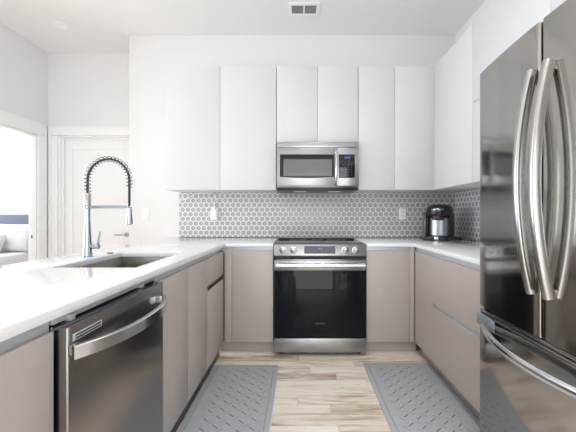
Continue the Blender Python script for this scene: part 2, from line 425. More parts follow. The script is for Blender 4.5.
# ------------------------------------------------------------------ base cabinets
ZD0, ZD1, ZS, ZT = .105, .862, .897, .925        # door bottom, door top, slab underside, slab top
def channel(m_, axis, face, a0, a1, z0, z1, out, dep=.014):
    """aluminium finger channel: a back plate and two lips; out = +1/-1, the side it opens to"""
    f, k = face - out * .003, face - out * dep
    def bx(p0, p1, q0, q1):
        p0, p1 = min(p0, p1), max(p0, p1)
        if axis == 'y': m_.box(p0, p1, a0, a1, q0, q1, .0008)
        else: m_.box(a0, a1, p0, p1, q0, q1, .0008)
    bx(k, k + out * .003, z0, z1)
    bx(k, f, z0 - .0005, z0 + .0025)
    return m_
def cab_left(y0, y1, label, fronts, open_top=False, end=False):
    t = thing('base_cabinet', label, 'cabinet', (-.93, (y0 + y1) / 2, 0))
    g = .0015
    m = MB()
    if open_top:
        m.box(-1.20, -.66, y0, y0 + .0065, .10, .845); m.box(-1.20, -.66, y1 - .016, y1, .10, .845)
        m.box(-1.20, -1.19, y0 + .0065, y1 - .016, .10, .845); m.box(-1.19, -.66, y0 + .0065, y1 - .016, .10, .118)
    else: m.box(-1.20, -.66, y0, y1, .10, .84)
    obj('carcass', m, M['taupe_dark'], t)
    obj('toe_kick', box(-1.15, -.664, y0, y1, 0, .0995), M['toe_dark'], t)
    obj('finger_channel', channel(MB(), 'y', -.632, y0, y1, .848, ZS, 1), M['alu'], t)
    for kind, a0, a1, z0, z1 in fronts:
        obj(kind, box(-.649, -.63, a0 + g, a1 - g, z0, z1, .0012), M['taupe'], t)
    return t
cab_left(.145, .746, 'taupe base cabinet at the near left, nearer than the dishwasher', [('door', .145, .746, ZD0, ZD1)])
cab_left(-.456, .144, 'taupe base cabinet at the near end of the left counter', [('door', -.456, .144, ZD0, ZD1)])
cab_left(1.283, 1.982, 'taupe two-door base cabinet under the sink, right of the dishwasher',
         [('door', 1.283, 1.644, ZD0, ZD1), ('door', 1.644, 1.982, ZD0, ZD1)], open_top=True)
t = cab_left(1.983, 2.394, 'narrow taupe two-drawer base cabinet at the far end of the left counter',
         [('drawer', 1.983, 2.394, ZD0, .637), ('drawer', 1.983, 2.394, .673, ZD1)])
obj('finger_channel', channel(MB(), 'y', -.632, 1.983, 2.394, .637, .673, 1), M['dark_alu'], t)

def cab_back(x0, x1, label, d0, d1, f0, f1):
    t = thing('base_cabinet', label, 'cabinet', ((x0 + x1) / 2, 2.75, 0))
    obj('carcass', box(x0, x1, 2.447, 3.06, .10, .84), M['taupe_dark'], t)
    obj('toe_kick', box(x0, x1, 2.48, 3.06, 0, .0995), M['toe'], t)
    obj('finger_channel', channel(MB(), 'x', 2.422, x0, x1, .848, ZS, -1), M['alu'], t)
    obj('door', box(d0, d1, 2.42, 2.438, ZD0, ZD1, .0012), M['taupe'], t)
    obj('filler_panel', box(f0, f1, 2.42, 2.438, ZD0, .895, .0012), M['taupe'], t)
    return t
cab_back(-.68, -.222, 'taupe single-door base cabinet left of the range', -.566, -.224, -.627, -.569)
cab_back(.552, .99, 'taupe single-door base cabinet right of the range', .554, .909, .912, .952)

t = thing('base_cabinet', 'wide taupe two-drawer base cabinet below the coffee maker, beside the refrigerator', 'cabinet', (1.29, 1.93, 0))
obj('carcass', box(.992, 1.63, 1.465, 2.418, .10, .84), M['taupe_dark'], t)
obj('toe_kick', box(1.01, 1.62, 1.465, 2.418, 0, .0995), M['toe'], t)
obj('finger_channel', channel(MB(), 'y', .957, 1.465, 2.418, .848, ZS, -1), M['alu'], t)
obj('finger_channel', channel(MB(), 'y', .957, 1.465, 2.09, .496, .528, -1, .017), M['alu'], t)
obj('drawer', box(.955, .974, 1.467, 2.0895, ZD0, .496, 0), M['taupe'], t)
obj('drawer', box(.955, .974, 1.467, 2.0895, .528, ZD1, 0), M['taupe'], t)
obj('filler_panel', box(.955, .974, 2.0895, 2.412, ZD0, ZD1, 0), M['taupe'], t)

# ------------------------------------------------------------------ worktops and sink
SX0, SX1, SY0, SY1 = -1.118, -.738, 1.302, 1.825
m = MB().cells([-1.38, SX0, SX1, -.617, -.221], [-.47, SY0, SY1, 2.40, 3.078],
               lambda x, y: (x < -.617 or y > 2.40) and not (SX0 < x < SX1 and SY0 < y < SY1), ZS, ZT, .0025)
tag(obj('worktop', m, M['quartz']), 'white quartz worktop on the left with the sink cut into it', 'worktop')
m = MB().cells([.551, .94, XR - .001], [1.465, 2.40, 3.078], lambda x, y: x > .94 or y > 2.40, ZS, ZT, .0025)
tag(obj('worktop', m, M['quartz']), 'white quartz worktop in the right corner under the coffee maker', 'worktop')

t = thing('kitchen_sink', 'rectangular stainless undermount sink set in the left worktop', 'sink', ((SX0 + SX1) / 2, (SY0 + SY1) / 2, .70))
m = MB(); a0, a1, b0, b1, zb = SX0 - .008, SX1 + .008, SY0 - .008, SY1 + .008, .705
m.box(a0 - .003, a0, b0, b1, zb, ZS - .0005, .0005); m.box(a1, a1 + .003, b0, b1, zb, ZS - .0005, .0005)
m.box(a0 - .003, a1 + .003, b0 - .003, b0, zb, ZS - .0005, .0005); m.box(a0 - .003, a1 + .003, b1, b1 + .003, zb, ZS - .0005, .0005)
m.box(a0 - .003, a1 + .003, b0 - .003, b1 + .003, zb - .003, zb, .0005)
obj('basin', m, M['sink'], t)
obj('drain', MB().lathe([(0, .004), (.028, .004), (.03, .006), (.045, .006), (.047, .0015), (.047, .0003), (0, .0003)], ((SX0 + SX1) / 2, 1.57, zb)), M['chrome'], t)

# ------------------------------------------------------------------ faucet
fx, fy = -1.19, 1.63
t = thing('kitchen_faucet', 'tall chrome spring-neck kitchen faucet standing behind the sink', 'faucet', (fx, fy, ZT))
m = MB().lathe([(0, 0), (.029, 0), (.029, .004), (.0235, .007), (.0195, .08), (.0145, .185), (.0125, .20), (.0125, .285), (0, .285)], (fx, fy, ZT))
obj('body', m, M['chrome'], t)
obj('collar', MB().lathe([(0, 0), (.0155, 0), (.0155, .068), (.013, .072), (0, .072)], (fx, fy, ZT + .286)), M['nickel'], t)
R = .117; zc = 1.353; cx = fx + R
path = [(fx, fy, z) for z in (1.284, 1.31, 1.33)]
path += [(cx - R * math.cos(a), fy, zc + R * 1.03 * math.sin(a)) for a in [math.pi * k / 30 for k in range(31)]]
hose_end = [(fx + 2 * R, fy, z) for z in (1.33, 1.29, 1.25, 1.205)]
obj('hose', MB().tube(path + hose_end, .0062, 10), M['black_soft'], t)
# coil round the hose
P3 = [Vector(p) for p in path + [(fx + 2 * R, fy, 1.335), (fx + 2 * R, fy, 1.315)]]
acc = [0]
for a, c in zip(P3, P3[1:]): acc.append(acc[-1] + (c - a).length)
def on(s_):
    for k in range(len(acc) - 1):
        if s_ <= acc[k + 1] or k == len(acc) - 2:
            f = (s_ - acc[k]) / max(1e-9, acc[k + 1] - acc[k]); return P3[k].lerp(P3[k + 1], f), (P3[k + 1] - P3[k]).normalized()
turns, coil = 24, []
for i in range(turns * 12 + 1):
    p_, t_ = on(acc[-1] * i / (turns * 12)); a = 2 * math.pi * i / 12
    nrm = t_.cross(Vector((0, 1, 0))).normalized()
    coil.append(p_ + (nrm * math.cos(a) + Vector((0, 1, 0)) * math.sin(a)) * .0155)
obj('spring_coil', MB().tube(coil, .0021, 6), M['spring'], t)
hx_ = fx + 2 * R
obj('spray_head', MB().lathe([(0, 0), (.0135, 0), (.0175, .004), (.0165, .03), (.0115, .085), (.011, .10), (0, .10)], (hx_, fy, 1.107)), M['chrome'], t)
m = MB(); m.box(fx + .0, hx_ - .022, fy - .006, fy + .006, 1.196, 1.214, .003)
m.cyl((fx, fy, 1.193), (fx, fy, 1.217), .0165, bev=.002)
ring = [(hx_ + .0165 * math.cos(a), fy + .0165 * math.sin(a), 1.205) for a in [math.pi * .25 + math.pi * 1.5 * k / 14 for k in range(15)]]
m.tube(ring, .0045, 8)
obj('support_arm', m, M['chrome'], t)
m = MB(); m.cyl((fx + .015, fy, .983), (fx + .065, fy, .983), .0125, bev=.002)
m.tube([(fx + .058, fy, .985), (fx + .062, fy, 1.02), (fx + .071, fy, 1.068)], [.006, .005, .004], 10)
obj('lever', m, M['chrome'], t)
m = MB().lathe([(0, .006), (.011, .006), (.0125, .0075), (.019, .0055), (.02, 0), (0, 0)], (-1.155, 1.765, ZT + .0002))
tag(obj('air_switch', m, M['spring']), 'small round metal air switch button on the worktop right of the faucet', 'button')

# ------------------------------------------------------------------ dishwasher
t = thing('dishwasher', 'stainless dishwasher with a curved bar handle under the left worktop', 'dishwasher', (-.9, 1.015, 0))
obj('tub', box(-1.20, -.652, .757, 1.275, .02, .862, .002), M['black_soft'], t)
obj('toe_plate', box(-.651, -.645, .757, 1.275, .005, .10, .001), M['black_soft'], t)
obj('door', MB().rbox(-.648, -.60,   .753, 1.279, .105, .868, .006, 'z', .003), M['steel_dw'], t)
m = MB(); sec = [(-.011, -.016), (.011, -.016), (.011, .016), (-.011, .016)]
pts = []
for k in range(25):
    u = -1 + 2 * k / 24; y = .988 + .245 * u
    pts.append((-.508 - .072 * abs(u) ** 2.4, y, .808))
m.tube(pts, 1, sect=[(-.009, -.016), (-.006, -.018), (.006, -.018), (.009, -.016), (.009, .016), (.006, .018), (-.006, .018), (-.009, .016)])
m.box(-.6, -.574, .756, .774, .794, .822, .002); m.box(-.6, -.574, 1.214, 1.232, .794, .822, .002)
obj('handle', m, M['steel_bar'], t)
v = obj('vent', box(-.602, -.5985, .768, .880, .8255, .8445, .001), M['alu'], t)
obj('slot', box(-.5988, -.5978, .776, .874, .837, .841, 0), M['black'], v); obj('slot', box(-.5988, -.5978, .776, .874, .829, .833, 0), M['black'], v)
obj('trim_channel', box(-.652, -.640, .754, 1.278, .874, .8965, .001), M['alu'], t)
obj('mounting_bracket', box(-.66, -.63, .80, .818, .8685, .885, .001), M['alu'], t)
obj('mounting_bracket', box(-.66, -.63, 1.16, 1.178, .8685, .885, .001), M['alu'], t)

# ------------------------------------------------------------------ range
rx0, rx1 = -.215, .545; rc = (rx0 + rx1) / 2
t = thing('range', 'stainless slide-in electric range with a black glass oven door', 'stove', (rc, 2.72, 0))
obj('body', box(rx0 + .004, rx1 - .004, 2.425, 3.06, .03, .912, .002), M['steel'], t)
obj('door_gap', box(rx0 + .006, rx1 - .006, 2.405, 2.4245, .792, .821, 0), M['black_soft'], t)
for sx in (rx0 + .05, rx1 - .05):
    for sy in (2.46, 3.0):
        obj('foot', MB().cyl((sx, sy, 0), (sx, sy, .03), .02), M['black'], t)
ct = obj('cooktop', box(rx0 + .001, rx1 - .001, 2.418, 2.93, .9125, .919, .002), M['cooktop'], t)
obj('rear_trim', box(rx0 + .001, rx1 - .001, 2.9305, 2.952, .9125, .926, .002), M['black_soft'], t)
obj('rear_cover', box(rx0 + .001, rx1 - .001, 2.953, 3.066, .9125, .921, .001), M['steel'], t)
for bx_, by_, br_ in ((-.02, 2.58, .095), (.35, 2.58, .115), (-.02, 2.82, .075), (.35, 2.82, .085), (.165, 2.85, .05)):
    ringp = [(br_ - .0022, .0003), (br_, .0006), (br_ + .0022, .0003)]
    mm = MB().lathe([(br_ - .002, 0), (br_ - .002, .00015), (br_ + .002, .00015), (br_ + .002, 0), (br_ - .002, 0)], (bx_, by_, .919), 48)
    obj('burner_ring', mm, M['plastic_g'], ct)
# sloping control panel
prof = [(2.4175, .917), (2.4245, .822), (2.388, .822), (2.388, .834), (2.402, .917)]
cp = obj('control_panel', MB().prism(prof, 'x', rx0, rx1, .002), M['steel_h'], t)
def pf(z): return 2.388 + (z - .834) / (.917 - .834) * .014
sl = math.atan2(.014, .0915)
dp = obj('display', MB().prism([(pf(.842) - .002, .842), (pf(.842) + .002, .842), (pf(.904) + .002, .904), (pf(.904) - .002, .904)], 'x', .035, .291), M['black_glass'], t)
m = MB()
for k, dx in enumerate((-.016, -.005, .010)):
    z0 = .876
    for q_ in (0, 1): m.box(.163 + dx, .163 + dx + .007, pf(z0) - .0032, pf(z0) - .0012, z0 + q_ * .008, z0 + q_ * .008 + .003, 0)
    m.box(.163 + dx + .0055, .163 + dx + .0075, pf(z0) - .0032, pf(z0) - .0012, z0 + .0, z0 + .011, 0)
obj('digits', m, M['led'], dp)
m = MB()
for k in range(4):
    for j in range(2):
        for side in (.055, .215):
            m.box(side + k * .016, side + k * .016 + .007, pf(.862) - .003 , pf(.862) + .003, .856 + j * .026, .859 + j * .026, 0)
obj('keypad_print', m, M['key'], dp)
for kx in (-.140, -.054, .371, .458):
    z = .872; y = pf(z)
    kn = obj('knob', MB().cyl((kx, y - .001, z), (kx, y - .010, z), .031, .030, 32, .001).cyl((kx, y - .010, z), (kx, y - .034, z - .004), .024, .021, 32, .002), M['knob'], t)
    obj('pointer', box(kx - .002, kx + .002, y - .0365, y - .0335, z - .0, z + .014, 0), M['black'], kn)
# oven door: stainless top rail, glass front, bar handle
dr = obj('oven_door', box(rx0 + .003, rx1 - .003, 2.385, 2.404, .153, .788, .003), M['black'], t)
obj('top_rail', box(rx0 + .003, rx1 - .003, 2.378, 2.3848, .706, .788, .002), M['steel_h'], dr)
obj('glass', box(rx0 + .005, rx1 - .005, 2.378, 2.3848, .155, .7045, .002), M['oven_glass'], dr)
m = MB()
hp = [(rx0 + .02 + (rx1 - rx0 - .04) * k / 16, 2.337, .752) for k in range(17)]
m.tube(hp, 1, sect=[(.009 * math.cos(a), .017 * math.sin(a)) for a in [2 * math.pi * k / 16 for k in range(16)]])
m.box(rx0 + .022, rx0 + .05, 2.335, 2.379, .742, .772, .003); m.box(rx1 - .05, rx1 - .022, 2.335, 2.379, .742, .772, .003)
obj('handle', m, M['steel_bar'], dr)
obj('badge', box(.505, .528, 2.3765, 2.3785, .708, .726, 0), M['plastic_g'], dr)
obj('emblem', box(rc - .038, rc + .038, 2.3768, 2.3785, .268, .275, 0), M['dark_alu'], dr)
obj('storage_drawer', box(rx0 + .003, rx1 - .003, 2.381, 2.42, .034, .149, .003), M['steel_h'], t)

# ------------------------------------------------------------------ microwave
mx0, mx1 = -.215, .545
t = thing('microwave', 'stainless over-the-range microwave fixed under the short upper cabinet', 'microwave', (.165, 2.9, 1.405))
obj('body', box(mx0, mx1, 2.735, 3.066, 1.418, 1.838, .002), M['steel_h'], t)
obj('underside', box(mx0 + .006, mx1 - .006, 2.705, 3.066, 1.387, 1.4175, .010), M['black'], t)
for lx in (.0, .33):
    obj('task_light', box(lx - .06, lx + .06, 2.76, 2.86, 1.3845, 1.3868, .001), M['plastic_w'], t)
obj('top_grille', box(mx0, mx1, 2.70, 2.7345, 1.786, 1.838, .003), M['steel_h'], t)
dr = obj('door', box(mx0, .340, 2.695, 2.7345, 1.429, 1.783, .004), M['steel_h'], t)
# window: black frame with a bowed lower edge, mesh screen inside
fr = [(-.186, 1.721), (.315, 1.721), (.315, 1.512)] + [(.315 - .501 * k / 12, 1.512 - .012 * math.sin(math.pi * k / 12)) for k in range(1, 12)] + [(-.186, 1.512)]
wf = obj('window_frame', MB().prism(fr, 'y', 2.692, 2.6952), M['black_glass'], dr)
obj('window_screen', box(-.153, .296, 2.6905, 2.6922, 1.522, 1.675, 0), M['mw_window'], wf)
hp = [(.332, 2.695 - .042 * math.sin(math.pi * k / 20) ** .5, 1.447 + .318 * k / 20) for k in range(21)]
obj('handle', MB().tube(hp, 1, sect=[(.010 * math.cos(a), .008 * math.sin(a)) for a in [2 * math.pi * k / 14 for k in range(14)]]), M['steel_bar'], dr)
cpn = obj('control_panel', box(.342, mx1, 2.695, 2.7345, 1.429, 1.783, .004), M['steel_h'], t)
kp = obj('keypad', box(.358, .508, 2.6925, 2.6955, 1.503, 1.721, .001), M['black_glass'], cpn)
m = MB()
for dx in (.412, .424, .440, .452):
    m.box(dx, dx + .008, 2.6912, 2.6924, 1.683, 1.686, 0); m.box(dx, dx + .008, 2.6912, 2.6924, 1.693, 1.696, 0); m.box(dx + .006, dx + .008, 2.6912, 2.6924, 1.684, 1.702, 0)
obj('digits', m, M['led'], kp)
m = MB()
for k in range(4):
    for j in range(6):
        m.box(.378 + k * .031, .390 + k * .031, 2.6914, 2.6924, 1.528 + j * .024, 1.532 + j * .024, 0)
obj('keypad_print', m, M['key'], kp)

# ------------------------------------------------------------------ upper cabinets
UZ0, UZ1, UY = 1.398, 2.565, 2.75
def upper_back(x0, x1, z0, label, doors):
    t = thing('wall_cabinet', label, 'cabinet', ((x0 + x1) / 2, 2.92, z0))
    obj('carcass', box(x0, x1, UY + .021, 3.069, z0, UZ1 - .002, .001), M['white_carc'], t)
    for a0, a1 in doors:
        obj('door', box(a0, a1, UY, UY + .0195, z0, UZ1, .0015), M['white_lac'], t)
upper_back(-1.276, -.224, UZ0, 'white two-door upper cabinet left of the microwave', [(-1.276, -.7575), (-.7545, -.2255)])
upper_back(-.2215, .5475, 1.842, 'short white two-door upper cabinet above the microwave', [(-.2195, .1635), (.1665, .5455)])
upper_back(.550, 1.262, UZ0, 'white two-door upper cabinet right of the microwave', [(.5525, .8915), (.8945, 1.250)])
UX = 1.267
t = thing('wall_cabinet', 'white single-door upper cabinet on the right wall above the coffee maker', 'cabinet', (1.45, 2.45, UZ0))
obj('carcass', box(UX + .021, XR - .010, 2.139, 3.069, UZ0, UZ1 - .002, .001), M['white_carc'], t)
obj('filler_panel', box(1.2525, UX + .019, UY + .002, UY + .0195, UZ0, UZ1, .0008), M['white_lac'], t)
obj('door', box(UX, UX + .0195, 2.140, 2.748, UZ0, UZ1, .0015), M['white_lac'], t)
t = thing('wall_cabinet', 'white split-door upper cabinet on the right wall beside the refrigerator', 'cabinet', (1.45, 1.8, UZ0))
obj('carcass', box(UX + .021, XR - .010, 1.472, 2.137, UZ0, UZ1 - .002, .001), M['white_carc'], t)
obj('door', box(UX, UX + .0195, 1.472, 2.137, UZ0, 1.9815, .0015), M['white_lac'], t)
obj('door', box(UX, UX + .0195, 1.472, 2.137, 1.985, UZ1, .0015), M['white_lac'], t)
t = thing('wall_cabinet', 'white upper cabinet above the refrigerator', 'cabinet', (1.45, 1.0, 1.985))
obj('carcass', box(UX + .021, XR - .002, .58, 1.470, 1.985, UZ1 - .002, .001), M['white_carc'], t)
obj('door', box(UX, UX + .0195, .58, 1.470, 1.985, UZ1, .0015), M['white_lac'], t)

# ------------------------------------------------------------------ refrigerator
FY0, FY1, FYM = .630, 1.436, 1.033
t = thing('refrigerator', 'tall stainless french-door refrigerator with a bottom freezer drawer', 'refrigerator', (1.25, FYM, 0))
obj('body', box(.945, 1.63, FY0 + .01, FY1 - .01, .03, 1.83, .004), M['plastic_g'], t)
for sx in (1.0, 1.58):
    for sy in (FY0 + .06, FY1 - .06): obj('foot', MB().cyl((sx, sy, 0), (sx, sy, .03), .02), M['black'], t)
obj('toe_grille', box(.955, .985, FY0 + .02, FY1 - .02, .012, .0295, .002), M['black'], t)
def face_x(y):
    u = (y - FYM) / (FY1 - FYM); return .854 + .030 * abs(u) ** 2
def bowed(y0, y1, z0, z1, name, inner_low=True):
    """door slab with a gently bowed front, rounded vertical edges"""
    n = 20; poly = []; r = .011
    ys = [y0 + r * (1 - math.cos(math.pi / 2 * k / 8)) for k in range(9)]
    ys += [y0 + r + (y1 - y0 - 2 * r) * k / n for k in range(1, n)] + [y1 - y + y0 for y in ys[::-1]]
    for y in ys:
        e_ = min(y - y0, y1 - y)
        off = r - math.sqrt(max(0, r * r - (r - e_) ** 2)) if e_ < r else 0
        poly.append((face_x(y) + off, y))
    poly += [(.941, y1), (.941, y0)]
    return MB().prism(poly, 'z', z0, z1, 0)
ld = obj('door', bowed(FYM + .004, FY1, .722, 1.85, ''), M['steel_fridge'], t, ang=25)
rd = obj('door', bowed(FY0, FYM - .004, .722, 1.85, ''), M['steel_fridge'], t, ang=25)
fd = obj('freezer_drawer', bowed(FY0, FY1, .06, .687, ''), M['steel_fridge'], t, ang=25)
obj('top_lip', box(.884, .942, FY0 + .006, FY1 - .006, .6875, .704, .003), M['steel_fridge'], fd)
obj('gasket', box(.90, .942, FY0 + .01, FY1 - .01, .7045, .7215, .001), M['rubber'], t)
obj('gasket', box(.88, .942, FYM - .0038, FYM + .0038, .73, 1.845, 0), M['rubber'], t)
for d_, hy, sgn in ((ld, FYM + .020, 1), (rd, FYM - .052, -1)):
    pts = []
    for k in range(31):
        u = -1 + 2 * k / 30
        pts.append((.790 + .050 * u * u, hy, 1.279 + .400 * u))
    m = MB().tube(pts, 1, sect=[(.0185 * math.copysign(abs(math.cos(a)) ** .7, math.cos(a)), .014 * math.copysign(abs(math.sin(a)) ** .7, math.sin(a))) for a in [2 * math.pi * k / 24 for k in range(24)]])
    xf_ = face_x(hy)
    m.box(.832, xf_ + .004, hy - .010, hy + .010, 1.648, 1.672, .003); m.box(.832, xf_ + .004, hy - .010, hy + .010, .886, .910, .003)
    obj('handle', m, M['steel_handle'], d_)
pts = []
for k in range(41):
    u = -1 + 2 * k / 40; y = 1.05 + .35 * u
    pts.append((.783 + .098 * u * u, y, .635))
m = MB().tube(pts, 1, sect=[(.013 * math.cos(a), .019 * math.sin(a)) for a in [2 * math.pi * k / 18 for k in range(18)]])
hd_ = obj('handle', m, M['steel_bar'], fd)
for a0 in (1.295, 2 * FYM - 1.43):
    obj('handle_mount', box(.866, .892, a0, a0 + .135, .632, .684, .003), M['mount'], hd_)
for sy in (FY0 + .04, FY1 - .04):
    obj('hinge_cover', box(.90, 1.0, sy - .03, sy + .03, 1.851, 1.868, .004), M['plastic_g'], t)

# ------------------------------------------------------------------ coffee maker (built facing -y, then turned)
t = thing('coffee_maker', 'black single-serve coffee maker with a silver front on the right corner worktop', 'coffee maker', (0, 0, 0))
def rounded(w, y0, y1, r, n=6):
    P_ = []
    for cx_, cy_, a0 in ((w - r, y1 - r, 0), (-w + r, y1 - r, 90), (-w + r, y0 + r, 180), (w - r, y0 + r, 270)):
        for k in range(n + 1):
            a = math.radians(a0 + 90 * k / n); P_.append((cx_ + r * math.cos(a), cy_ + r * math.sin(a)))
    return P_
obj('base', MB().prism(rounded(.100, -.145, .140, .045), 'z', .0, .032, .004), M['black'], t)
tr = obj('drip_tray', MB().prism(rounded(.075, -.142, -.02, .035), 'z', .0325, .042, .002), M['black_soft'], t)
obj('tray_tab', box(-.016, .016, -.1505, -.1455, .004, .036, .002), M['steel_bar'], tr)
m = MB(); m.prism(rounded(.100, -.015, .140, .03), 'z', .0325, .245, .004)
m.prism([(-.100, -.055), (-.088, -.06), (-.088, .0), (-.100, .0)], 'z', .0325, .245, .004); m.prism([(.088, -.06), (.100, -.055), (.100, .0), (.088, .0)], 'z', .0325, .245, .004)
obj('housing', m, M['black'], t)
obj('front_plate', MB().prism([(.087 * math.sin(a), -.016 - .060 * math.cos(a) + .010) for a in [math.radians(-80 + 160 * k / 16) for k in range(17)]], 'z', .043, .205, 0), M['silver_plastic'], t)
hd = MB(); b_ = bmesh.new(); bmesh.ops.create_uvsphere(b_, u_segments=40, v_segments=20, radius=1)
for v in b_.verts:
    f = lambda a, p: math.copysign(abs(a) ** p, a)
    z = f(v.co.z, .75)
    x_, y_ = v.co.x, v.co.y
    rr_ = math.hypot(x_, y_); 
    if rr_ > 1e-6:
        k_ = rr_ ** .55 / rr_
        x_, y_ = x_ * k_, y_ * k_
    v.co = Vector((x_ * .108, y_ * .118, .262 + z * (.070 if z > 0 else .062)))
    v.co.y -= .005
hd.merge(b_)
hdo = obj('brew_head', hd, M['black'], t, ang=60)
band = [(.094 * math.sin(a), -.0 - .118 * math.cos(a), .262 + .022 * math.cos(a * 1.05)) for a in [math.radians(-82 + 164 * k / 24) for k in range(25)]]
obj('chrome_band', MB().tube(band, 1, sect=[(.007 * math.cos(a), .012 * math.sin(a)) for a in [2 * math.pi * k / 10 for k in range(10)]]), M['chrome'], hdo)
obj('nozzle', MB().prism(rounded(.045, -.118, -.03, .03), 'z', .185, .23, .006), M['black'], hdo)
obj('water_tank', MB().prism([(-.128, -.06), (-.1015, -.075), (-.1015, .10), (-.128, .09)], 'z', .012, .262, .006), M['tank'], t)
CM = Matrix.Translation((1.332, 2.775, ZT)) @ Matrix.Rotation(math.radians(-36), 4, 'Z') @ Matrix.Diagonal((1.07, 1.05, 1.01, 1))
cm_root = t
cord = [(1.20, 2.62, .931), (1.16, 2.66, .931), (1.15, 2.76, .931), (1.22, 2.90, .931), (1.36, 2.97, .931), (1.46, 2.92, .931), (1.50, 2.86, .931), (1.545, 2.78, .931), (1.50, 2.70, .931), (1.46, 2.72, .931), (1.52, 2.80, .936), (1.60, 2.88, .931), (1.60, 3.0, .931)]
def smooth(pts, n=8):
    P_ = [Vector(p) for p in pts]; out = []
    for i in range(len(P_) - 1):
        p0 = P_[max(i - 1, 0)]; p1 = P_[i]; p2 = P_[i + 1]; p3 = P_[min(i + 2, len(P_) - 1)]
        for k in range(n):
            u = k / n
            out.append(.5 * ((2 * p1) + (p2 - p0) * u + (2 * p0 - 5 * p1 + 4 * p2 - p3) * u * u + (3 * p1 - p0 - 3 * p2 + p3) * u ** 3))
    return out + [P_[-1]]
m = MB().tube(smooth(cord), .0055, 8)
bmesh.ops.transform(m.bm, matrix=CM.inverted(), verts=m.bm.verts)
obj('power_cord', m, M['black'], cm_root)
cm_root.location = CM.translation; cm_root.rotation_euler = CM.to_euler(); cm_root.scale = CM.to_scale()

# ------------------------------------------------------------------ outlets, switch, adapter, cord
def plate(name, label, cat, x, z, y, w_=.075, h_=.118, slots=True, rocker=False):
    t = thing(name, label, cat, (x, y, z - h_ / 2))
    p = obj('cover_plate', box(x - w_ / 2, x + w_ / 2, y - .006, y, z - h_ / 2, z + h_ / 2, .002), M['plastic_w'], t)
    if rocker:
        obj('rocker', box(x - .017, x + .017, y - .0095, y - .0062, z - .034, z + .034, .0015), M['plastic_w'], t)
    if slots:
        for dz in (-.021, .021):
            s_ = obj('socket', MB().rbox(x - .017, x + .017, y - .008, y - .0062, z + dz - .015, z + dz + .015, .007, 'y', 0), M['plastic_w'], t)
            m = MB(); m.box(x - .009, x - .006, y - .0086, y - .0078, z + dz - .004, z + dz + .007, 0); m.box(x + .006, x + .009, y - .0086, y - .0078, z + dz - .004, z + dz + .007, 0)
            obj('slot', m, M['black_soft'], s_)
    return t
BY = YB - .0092
plate('wall_outlet', 'white wall outlet on the back tiles left of the coffee maker', 'outlet', 1.08, 1.171, BY)
plate('wall_outlet', 'white wall outlet on the back tiles left of the range, behind a plugged adapter', 'outlet', -.900, 1.172, BY, slots=False)
plate('light_switch', 'white light switch plate on the back wall between the faucet and the tiles', 'switch', -1.635, 1.178, YB - .0002, slots=False, rocker=True)
t = thing('power_adapter', 'white power adapter plugged into the outlet left of the range', 'adapter', (-.900, BY - .03, 1.12)); adapter = t
obj('case', box(-.935, -.868, BY - .040, BY - .0065, 1.107, 1.215, .006, 3), M['plastic_w'], t)
obj('plug', box(-.922, -.885, BY - .034, BY - .010, 1.2152, 1.245, .006, 3), M['plastic_w'], t)
wire = smooth([(-.903, BY - .022, 1.2455), (-.900, BY - .022, 1.29), (-.885, BY - .022, 1.33), (-.89, BY - .022, 1.365), (-.925, BY - .025, 1.388), (-1.0, BY - .02, 1.390),
               (-1.09, BY - .015, 1.385), (-1.16, BY - .012, 1.345), (-1.20, BY - .01, 1.325), (-1.262, BY - .008, 1.315), (-1.30, YB - .006, 1.305)])
obj('wire', MB().tube(wire, .0045, 8), M['plastic_w'], adapter)

# ------------------------------------------------------------------ ceiling vent and downlight
t = thing('ceiling_vent', 'white ceiling air vent with two dark grilles above the range', 'vent', (.04, 2.69, H - .012))
v0, v1, u0, u1 = -.105, .180, 2.605, 2.775
m = MB(); e_ = .03
m.box(v0, v1, u0, u0 + e_, H - .010, H - .0005, .002); m.box(v0, v1, u1 - e_, u1, H - .010, H - .0005, .002)
m.box(v0, v0 + e_, u0 + e_, u1 - e_, H - .010, H - .0005, .002); m.box(v1 - e_, v1, u0 + e_, u1 - e_, H - .010, H - .0005, .002)
m.box(.030, .044, u0 + e_, u1 - e_, H - .010, H - .0005, .002)
obj('frame', m, M['trim'], t)
obj('duct_backing', box(v0 + e_, v1 - e_, u0 + e_, u1 - e_, H - .0018, H - .0006, 0), M['black_soft'], t)
for a0, a1 in ((v0 + e_, .030), (.044, v1 - e_)):
    m = MB()
    for k in range(8):
        c = u0 + e_ + (u1 - u0 - 2 * e_) * (k + .5) / 8
        m.box(a0, a1, c - .0035, c + .0035, H - .007, H - .005, 0)
    obj('grille', m, M['plastic_g'], t)
m = MB().lathe([(.048, -.001), (.052, -.006), (.062, -.006), (.070, -.0005), (.048, -.0005)], (-2.40, 2.93, H), 40)
t = thing('recessed_light', 'round white recessed downlight in the ceiling at the upper left', 'ceiling light', (-2.40, 2.93, H - .01))
obj('trim_ring', m, M['trim'], t)
obj('lens', MB().lathe([(0, -.0025), (.047, -.0025), (.047, -.0006), (0, -.0006)], (-2.40, 2.93, H), 40), M['plastic_w'], t)

